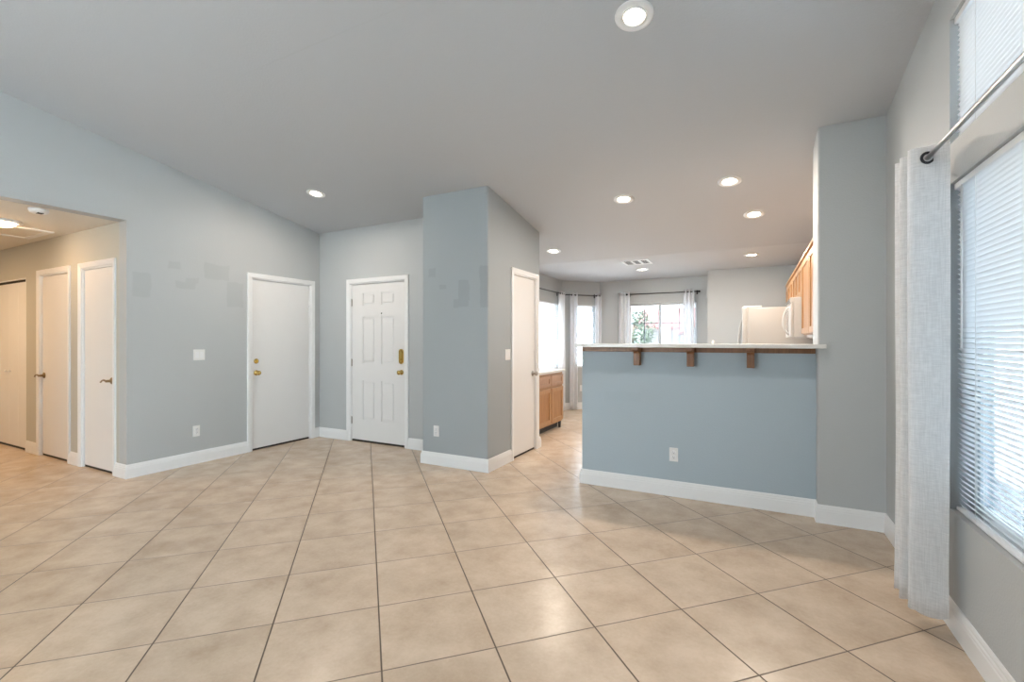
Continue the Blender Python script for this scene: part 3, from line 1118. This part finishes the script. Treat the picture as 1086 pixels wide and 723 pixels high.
# ------------------------------------------------------------------ kitchen
# sink counter behind the bar wall and its faucet
sc_ = thing('sink_counter', 'low pale kitchen counter behind the breakfast bar', 'counter', (0, 0, 0))
MB().box(-1.38, 0.395, 4.212, 4.80, 0.10, 0.870).build('body', M['oakframe'], sc_)
MB().box(-1.36, 0.39, 4.23, 4.74, 0.0, 0.10).build('toe_kick', M['slot'], sc_)
MB().box(-1.40, 0.400, 4.208, 4.84, 0.870, 0.910, 0.004).build('worktop', M['quartz'], sc_)
for k in range(3):
    a = -1.36 + k * 0.58
    dd = MB().box(a, a + 0.57, 4.80, 4.818, 0.13, 0.84, 0.003).build('door', M['oak'], sc_)
fc = thing('kitchen_faucet', 'tip of a pale faucet peeking above the breakfast bar', 'faucet', (-0.32, 4.47, 0.910))
MB().lathe([(0, 0), (0.028, 0), (0.028, 0.008), (0.018, 0.02), (0.016, 0.06), (0, 0.062)], 20).build('base', M['plastic'], fc)
pts = [(0, 0, 0.05), (0, 0, 0.33)] + [(0.0, 0.055 - 0.055 * math.cos(a), 0.33 + 0.055 * math.sin(a)) for a in [PI * k / 10 for k in range(1, 11)]] + [(0, 0.11, 0.29)]
MB().tube(pts, 0.012, 14).build('spout', M['plastic'], fc)
MB().tube([(0.016, 0, 0.045), (0.05, 0, 0.06), (0.075, 0, 0.10)], [0.009, 0.008, 0.007], 12).build('lever', M['plastic'], fc)


def cab_door(parent, y0, y1, z0, z1, x, sgn, name='door', kn=None, frame='oakframe', panel='oak'):
    """shaker door lying in the x plane, facing sgn x; returns the frame mesh with its inset panel as child"""
    m_ = MB()
    t = 0.020
    a, b_ = (x, x + sgn * t) if sgn > 0 else (x - t, x)
    sw = min(0.055, (y1 - y0) * 0.22)
    sh = min(0.055, (z1 - z0) * 0.28)
    m_.box(a, b_, y0, y0 + sw, z0, z1).box(a, b_, y1 - sw, y1, z0, z1)
    m_.box(a, b_, y0 + sw, y1 - sw, z0, z0 + sh).box(a, b_, y0 + sw, y1 - sw, z1 - sh, z1)
    o_ = m_.build(name, M[frame], parent)
    if sgn > 0:
        a, b_ = x, x + 0.010
    else:
        a, b_ = x - 0.010, x
    MB().box(a, b_, y0 + sw - 0.002, y1 - sw + 0.002, z0 + sh - 0.002, z1 - sh + 0.002).build('panel', M[panel], o_)
    return o_


# oak drawers under the bay side window
for (ya, yb, lab) in ((5.66, 6.60, 'oak base cabinet with two drawers and two doors at the bay'), (5.225, 5.658, 'oak base cabinet tucked against the pantry wall')):
    cb = thing('base_cabinet', lab, 'cabinet', (0, 0, 0))
    MB().box(-3.19, -2.575, ya, yb, 0.10, 0.835).build('body', M['oakframe'], cb)
    MB().box(-3.19, -2.65, ya + 0.004, yb - 0.004, 0.0, 0.10).build('toe_kick', M['slot'], cb)
    if yb - ya > 0.6:
        spl = [(ya + 0.012, (ya + yb) / 2 - 0.014), ((ya + yb) / 2 + 0.014, yb - 0.012)]
        MB().tube([(-2.60, yb - 0.05, 0.0), (-2.60, yb - 0.05, 0.10)], [0.018, 0.024], 12).build('foot', M['slot'], cb)
    else:
        spl = [(ya + 0.012, yb - 0.012)]
    for a, b_ in spl:
        cab_door(cb, a, b_, 0.655, 0.805, -2.575, 1, 'drawer', panel='oakdrawer', frame='oakdrawer')
        cab_door(cb, a, b_, 0.125, 0.620, -2.575, 1, 'door')
wt = MB().box(-3.195, -2.545, 5.220, 6.64, 0.838, 0.876, 0.005).build('worktop', M['quartz'])
tag(wt, 'pale countertop over the oak drawers below the bay side window', 'countertop')

# oak wall cabinets along the window-side kitchen wall
XF = 0.452
units = [(4.30, 4.83, 1.36, 2.105, 1, 'oak wall cabinet half hidden by the wall stub'),
         (4.832, 5.548, 1.36, 2.105, 1, 'tall-doored oak wall cabinet beside the microwave'),
         (5.550, 6.308, 1.752, 2.105, 2, 'short oak wall cabinet directly above the microwave'),
         (6.310, 7.10, 1.36, 2.105, 2, 'oak wall cabinet between microwave and refrigerator'),
         (7.102, 8.10, 1.80, 2.105, 2, 'short oak wall cabinet above the refrigerator')]
for ya, yb, z0, z1, nd_, lab in units:
    cb = thing('wall_cabinet', lab, 'cabinet', (0, 0, 0), group=None)
    MB().box(XF, 0.79, ya, yb, z0, z1).build('body', M['oakframe'], cb)
    MB().box(XF - 0.030, 0.79, ya, yb, z1, z1 + 0.028, 0.006).build('crown_moulding', M['oakframe'], cb)
    step = (yb - ya - 0.02) / nd_
    for k in range(nd_):
        cab_door(cb, ya + 0.010 + k * step + 0.004, ya + 0.010 + (k + 1) * step - 0.004, z0 + 0.012, z1 - 0.020, XF, -1)

ul = thing('under_cabinet_light', 'slim white fixture under the oak wall cabinet beside the microwave', 'light fixture', (0, 0, 0))
MB().box(0.47, 0.70, 4.95, 5.46, 1.332, 1.360, 0.006).build('housing', M['plastic'], ul)
MB().box(0.49, 0.68, 4.98, 5.43, 1.324, 1.333, 0.003).build('diffuser', M['almond'], ul)

# over-the-range microwave, front facing -x
mw = thing('microwave', 'white microwave hung under the oak wall cabinets', 'microwave', (0, 0, 0))
MB().box(0.365, 0.785, 5.560, 6.300, 1.335, 1.750, 0.006).build('body', M['appliance'], mw)
dr = MB().box(0.336, 0.364, 5.752, 6.298, 1.340, 1.690, 0.008).build('door', M['appliance'], mw)
MB().box(0.3335, 0.3365, 5.84, 6.24, 1.40, 1.63).build('window', M['smoke'], dr)
hp = [(0.338 - 0.055 * math.sin(PI * k / 12) ** 0.7, 5.785, 1.365 + 0.30 * k / 12) for k in range(13)]
MB().tube(hp, 0.011, 12).build('handle', M['appliance'], dr)
MB().box(0.338, 0.364, 5.562, 5.748, 1.340, 1.690, 0.005).build('control_panel', M['appliance'], mw)
vg = MB()
vg.box(0.336, 0.364, 5.562, 6.298, 1.694, 1.748, 0.005)
vg.build('vent_grille', M['appliance'], mw)
vs = MB()
for k in range(4):
    vs.box(0.3345, 0.3365, 5.60, 6.26, 1.702 + k * 0.011, 1.706 + k * 0.011)
vs.build('vent_slot', M['slot'], mw)

# side-by-side refrigerator, doors facing -x
fr = thing('refrigerator', 'white side-by-side refrigerator seen end-on past the bar', 'refrigerator', (0, 0, 0))
FY0, FY1 = 7.16, 8.06
MB().box(-0.065, 0.76, FY0, FY1, 0.06, 1.755, 0.008).build('body', M['appliance'], fr)
MB().box(-0.078, -0.064, FY0 + 0.01, FY1 - 0.01, 0.11, 1.745).build('gasket', M['almond'], fr)
MB().box(-0.055, 0.74, FY0 + 0.02, FY1 - 0.02, 0.0, 0.07).build('base', M['slot'], fr)
for a, b_, hy in ((FY0, FY0 + 0.50, FY0 + 0.455), (FY0 + 0.505, FY1, FY0 + 0.55)):
    dd = MB().box(-0.142, -0.079, a, b_, 0.09, 1.768, 0.014, 3).build('door', M['appliance'], fr)
    hp = [(-0.140 - 0.062 * math.sin(PI * k / 14) ** 0.8, hy, 0.75 + 0.90 * k / 14) for k in range(15)]
    MB().tube(hp, 0.013, 12).build('handle', M['appliance'], dd)
for yy in (FY0 + 0.03, FY1 - 0.09):
    MB().box(-0.12, 0.10, yy, yy + 0.06, 1.7555, 1.785, 0.006).build('hinge_cover', M['appliance'], fr)

# ------------------------------------------------------------------ recessed lights
SLOPE_ANG = -math.atan(0.165)


def recessed(label, x, y, group, gimbal=False, power=1.0):
    on_slope = y < YFLAT
    z = slope(x, y) if on_slope else FLAT
    r = thing('recessed_light', label, 'ceiling light', (x, y, z), group=group, rot=(SLOPE_ANG, 0, 0) if on_slope else (0, 0, 0))
    R = 0.105 if gimbal else 0.098
    MB().lathe([(R, 0.0), (R, -0.004), (R - 0.010, -0.010), (R - 0.030, -0.009), (R - 0.040, -0.004), (R - 0.040, 0.0), (R, 0.0)], 36).build('trim_ring', M['trim'], r)
    if gimbal:
        MB().lathe([(0.064, -0.002), (0.064, -0.012), (0.058, -0.012), (0.056, -0.004), (0.056, -0.002), (0.064, -0.002)], 32).build('inner_ring', M['trim'], r)
    MB().lathe([(0, -0.013), (0.030, -0.0115), (R - 0.046, -0.006), (R - 0.042, -0.0005), (0, -0.0005)], 32).build('lens', M['lens'], r)
    d = bpy.data.lights.new('recessed_bulb', 'AREA')
    d.shape = 'DISK'
    d.size = 0.10
    d.energy = LAMP_W * power
    d.color = (1.0, 0.87, 0.73)
    l = bpy.data.objects.new('recessed_bulb', d)
    COL.objects.link(l)
    l.parent = r
    l.location = (0, 0, -0.016)
    return r


recessed('large recessed ceiling light nearest the top edge of the view', -0.575, 2.545, None, True)
recessed('recessed ceiling light alone above the two entry doors', -4.238, 3.504, None)
recessed('recessed ceiling light over the bar between pantry block and wall stub', -1.155, 4.645, 'recessed lights over the kitchen')
recessed('recessed ceiling light above the bar closest to the wall stub', -0.19, 4.59, 'recessed lights over the kitchen')
recessed('recessed ceiling light between the bar light and the oak wall cabinets', 0.005, 5.375, 'recessed lights over the kitchen')
recessed('recessed ceiling light beside the top of the pantry block', -2.41, 5.85, 'recessed lights over the kitchen')
recessed('recessed light on the flat ceiling beside the vent', -1.572, 7.50, 'recessed lights over the kitchen')
recessed('recessed light on the flat ceiling above the refrigerator', -0.023, 6.90, 'recessed lights over the kitchen')

# ceiling vent
vt = thing('ceiling_vent', 'white slotted air vent in the flat kitchen ceiling', 'air vent', (-1.495, 6.78, FLAT))
fr_ = MB()
W_, D_ = 0.19, 0.19
fr_.box(-W_, W_, -D_, -D_ + 0.03, -0.008, 0).box(-W_, W_, D_ - 0.03, D_, -0.008, 0)
for a in (-W_, -0.068, 0.042, W_ - 0.03):
    fr_.box(a, a + 0.028, -D_ + 0.03, D_ - 0.03, -0.008, 0)
fr_.build('frame', M['trim'], vt)
MB().box(-W_ + 0.02, W_ - 0.02, -D_ + 0.02, D_ - 0.02, -0.002, -0.0005).build('backing', M['slot'], vt)
sl_ = MB()
for a, b_, tlt in ((-W_ + 0.028, -0.068, -1), (-0.040, 0.042, 1), (0.070, W_ - 0.03, 1)):
    n = 4
    for k in range(n):
        xx = a + (b_ - a) * (k + 0.5) / n
        sl_.prism([(xx - 0.006, -D_ + 0.03, -0.003), (xx + 0.006 * tlt, -D_ + 0.03, -0.0095), (xx + 0.006 * tlt + 0.0015, -D_ + 0.03, -0.0095), (xx - 0.0045, -D_ + 0.03, -0.003)], (0, 2 * D_ - 0.06, 0))
sl_.build('louvers', M['trim'], vt)

# ------------------------------------------------------------------ hallway ceiling things
hl = thing('ceiling_light', 'lit round flush dome light on the hallway ceiling', 'ceiling light', (-6.33, 1.66, FLAT))
MB().lathe([(0, 0), (0.150, 0), (0.152, -0.010), (0.145, -0.018), (0.118, -0.020), (0, -0.020)], 40).build('base', M['trim'], hl)
MB().lathe([(0.105, -0.020), (0.103, -0.028), (0.088, -0.040), (0.050, -0.050), (0, -0.053)], 40).build('glass_dome', M['dome'], hl)
d = bpy.data.lights.new('hall_fill', 'AREA')  # unseen fill lamp, added to even out the hallway's light
d.shape = 'DISK'
d.size = 0.3
d.energy = 27
d.color = (1.0, 0.66, 0.36)
l = bpy.data.objects.new('hall_fill', d)
COL.objects.link(l)
l.location = (-7.9, 0.9, 2.42)

sm = thing('smoke_detector', 'round white smoke detector on the hallway ceiling', 'smoke detector', (-5.49, 1.67, FLAT))
MB().lathe([(0, 0), (0.065, 0), (0.066, -0.012), (0.060, -0.030), (0.045, -0.038), (0, -0.040)], 32).build('body', M['plastic'], sm)
MB().box(0.000, 0.048, -0.020, 0.020, -0.0415, -0.034, 0.002).build('vent_slot', M['slot'], sm)

ah = thing('attic_hatch', 'square white framed attic hatch in the hallway ceiling', 'attic hatch', (-6.80, 1.80, FLAT))
f = MB()
A, B = 0.32, 0.29
f.box(-A, A, -B, -B + 0.05, -0.014, 0).box(-A, A, B - 0.05, B, -0.014, 0).box(-A, -A + 0.05, -B + 0.05, B - 0.05, -0.014, 0).box(A - 0.05, A, -B + 0.05, B - 0.05, -0.014, 0)
f.build('frame', M['trim'], ah)
MB().box(-A + 0.05, A - 0.05, -B + 0.05, B - 0.05, -0.004, 0).build('panel', M['hallceil'], ah)

# ------------------------------------------------------------------ switches and outlets


def plate(name, label, cat, loc, rot, gangs=1, style='outlet'):
    r = thing(name, label, cat, loc, rot)
    w_ = 0.070 + 0.046 * (gangs - 1)
    MB().box(-w_ / 2, w_ / 2, -0.006, 0, -0.0575, 0.0575, 0.0025).build('wall_plate', M['plastic'], r)
    for g_ in range(gangs):
        cx_ = (g_ - (gangs - 1) / 2) * 0.046
        if style == 'switch':
            MB().box(cx_ - 0.0165, cx_ + 0.0165, -0.0085, -0.0055, -0.033, 0.033, 0.001, 1).build('rocker', M['trim'], r)
        else:
            for zz in (-0.0195, 0.0195):
                s_ = MB().lathe([(0, 0), (0.0165, 0), (0.0165, 0.0025), (0, 0.0025)], 20, at(cx_, -0.0055, zz)).build('socket', M['trim'], r)
                k_ = MB()
                for xx in (-0.006, 0.006):
                    k_.box(cx_ + xx - 0.001, cx_ + xx + 0.001, -0.0086, -0.0079, zz - 0.001, zz + 0.008)
                k_.box(cx_ - 0.002, cx_ + 0.002, -0.0086, -0.0079, zz - 0.010, zz - 0.006)
                k_.build('slot', M['slot'], s_)
    return r


plate('light_switch', 'white double rocker switch on the long grey wall', 'light switch', (-5.25, 2.850, 1.153), PI / 2, 2, 'switch')
plate('power_outlet', 'white outlet low on the long grey wall below the double switch', 'outlet', (-5.25, 2.822, 0.345), PI / 2)
plate('power_outlet', 'white outlet low on the front of the pantry block', 'outlet', (-2.955, 3.957, 0.355), 0)
plate('light_switch', 'white double switch beside the pantry door', 'light switch', (-2.33, 4.372, 1.155), PI / 2, 2, 'switch')
plate('power_outlet', 'white outlet on the blue grey half wall under the bar', 'outlet', (-0.593, 4.075, 0.349), 0)
plate('power_outlet', 'white outlet below the slim angled bay window', 'outlet', (DG0.x + 0.40 * 0.707, DG0.y + 0.40 * 0.707, 0.40), PI / 4)

# ------------------------------------------------------------------ outdoors, seen through the bay
gd = MB().box(-70, 70, -60, 120, -0.35, -0.15).build('ground', M['ground'])
struct(gd, 'pale gravel ground outside the windows', 'ground')

hs = thing('house', 'neighbouring house with a red tiled roof outside the rear bay window', 'house', (-3.5, 40.0, -0.15))
MB().box(-5, 9, 0, 9, 0, 2.6).build('wall', M['stucco'], hs)
rf = MB()
rf.prism([(-5.6, -0.7, 2.45), (-5.6, 4.5, 4.25), (-5.6, 9.7, 2.45), (-5.6, 9.7, 2.6), (-5.6, 4.5, 4.45), (-5.6, -0.7, 2.6)], (15.2, 0, 0))
rf.build('roof', M['rooftile'], hs)
gb = MB()
gb.prism([(-1.0, -2.6, 0), (5.2, -2.6, 0), (5.2, -2.6, 2.2), (2.1, -2.6, 3.7), (-1.0, -2.6, 2.2)], (0, 2.6, 0))
gb.build('gable_wall', M['stucco'], hs)
gr = MB()
gr.prism([(-1.7, -3.1, 1.92), (2.1, -3.1, 3.76), (5.9, -3.1, 1.92), (5.9, -3.1, 2.22), (2.1, -3.1, 4.08), (-1.7, -3.1, 2.22)], (0, 6.0, 0))
gr.build('gable_roof', M['rooftile'], hs)
nb = thing('house', 'pale blue side of a house beyond the blinds of the window wall', 'house', (5.2, 0, -0.15))
MB().box(0, 7, -9, 11, 0, 4.3).build('wall', M['bluestucco'], nb)
rf = MB()
rf.prism([(-0.4, -9.6, 4.2), (3.5, -9.6, 5.4), (7.4, -9.6, 4.2), (7.4, -9.6, 4.4), (3.5, -9.6, 5.6), (-0.4, -9.6, 4.4)], (0, 21.2, 0))
rf.build('roof', M['rooftile'], nb)
tr = thing('tree', 'leafy tree outside the rear bay window', 'tree', (-4.15, 18.2, -0.15))
MB().tube([(0, 0, 0), (0.04, 0, 0.8), (-0.03, 0.02, 1.5), (0.05, 0, 2.2)], [0.09, 0.07, 0.055, 0.03], 10).build('trunk', M['bark'], tr)
lf = bmesh.new()
for k in range(1500):
    while True:
        v = Vector((random.uniform(-1, 1), random.uniform(-1, 1), random.uniform(-1, 1)))
        if 0.2 < v.length < 1:
            break
    p = Vector((v.x * 0.85, v.y * 0.85, 1.75 + v.z * 0.95))
    q = Matrix.Rotation(random.uniform(0, 6.3), 3, Vector((random.uniform(-1, 1), random.uniform(-1, 1), random.uniform(-1, 1))).normalized())
    s = random.uniform(0.05, 0.09)
    lf.faces.new([lf.verts.new(p + q @ Vector(c)) for c in ((-s, 0, 0), (0, -s * .5, 0.01), (s, 0, 0), (0, s * .5, 0.01))])
cr = MB()
cr._merge(lf)
cr.build('crown', M['leafm'], tr)
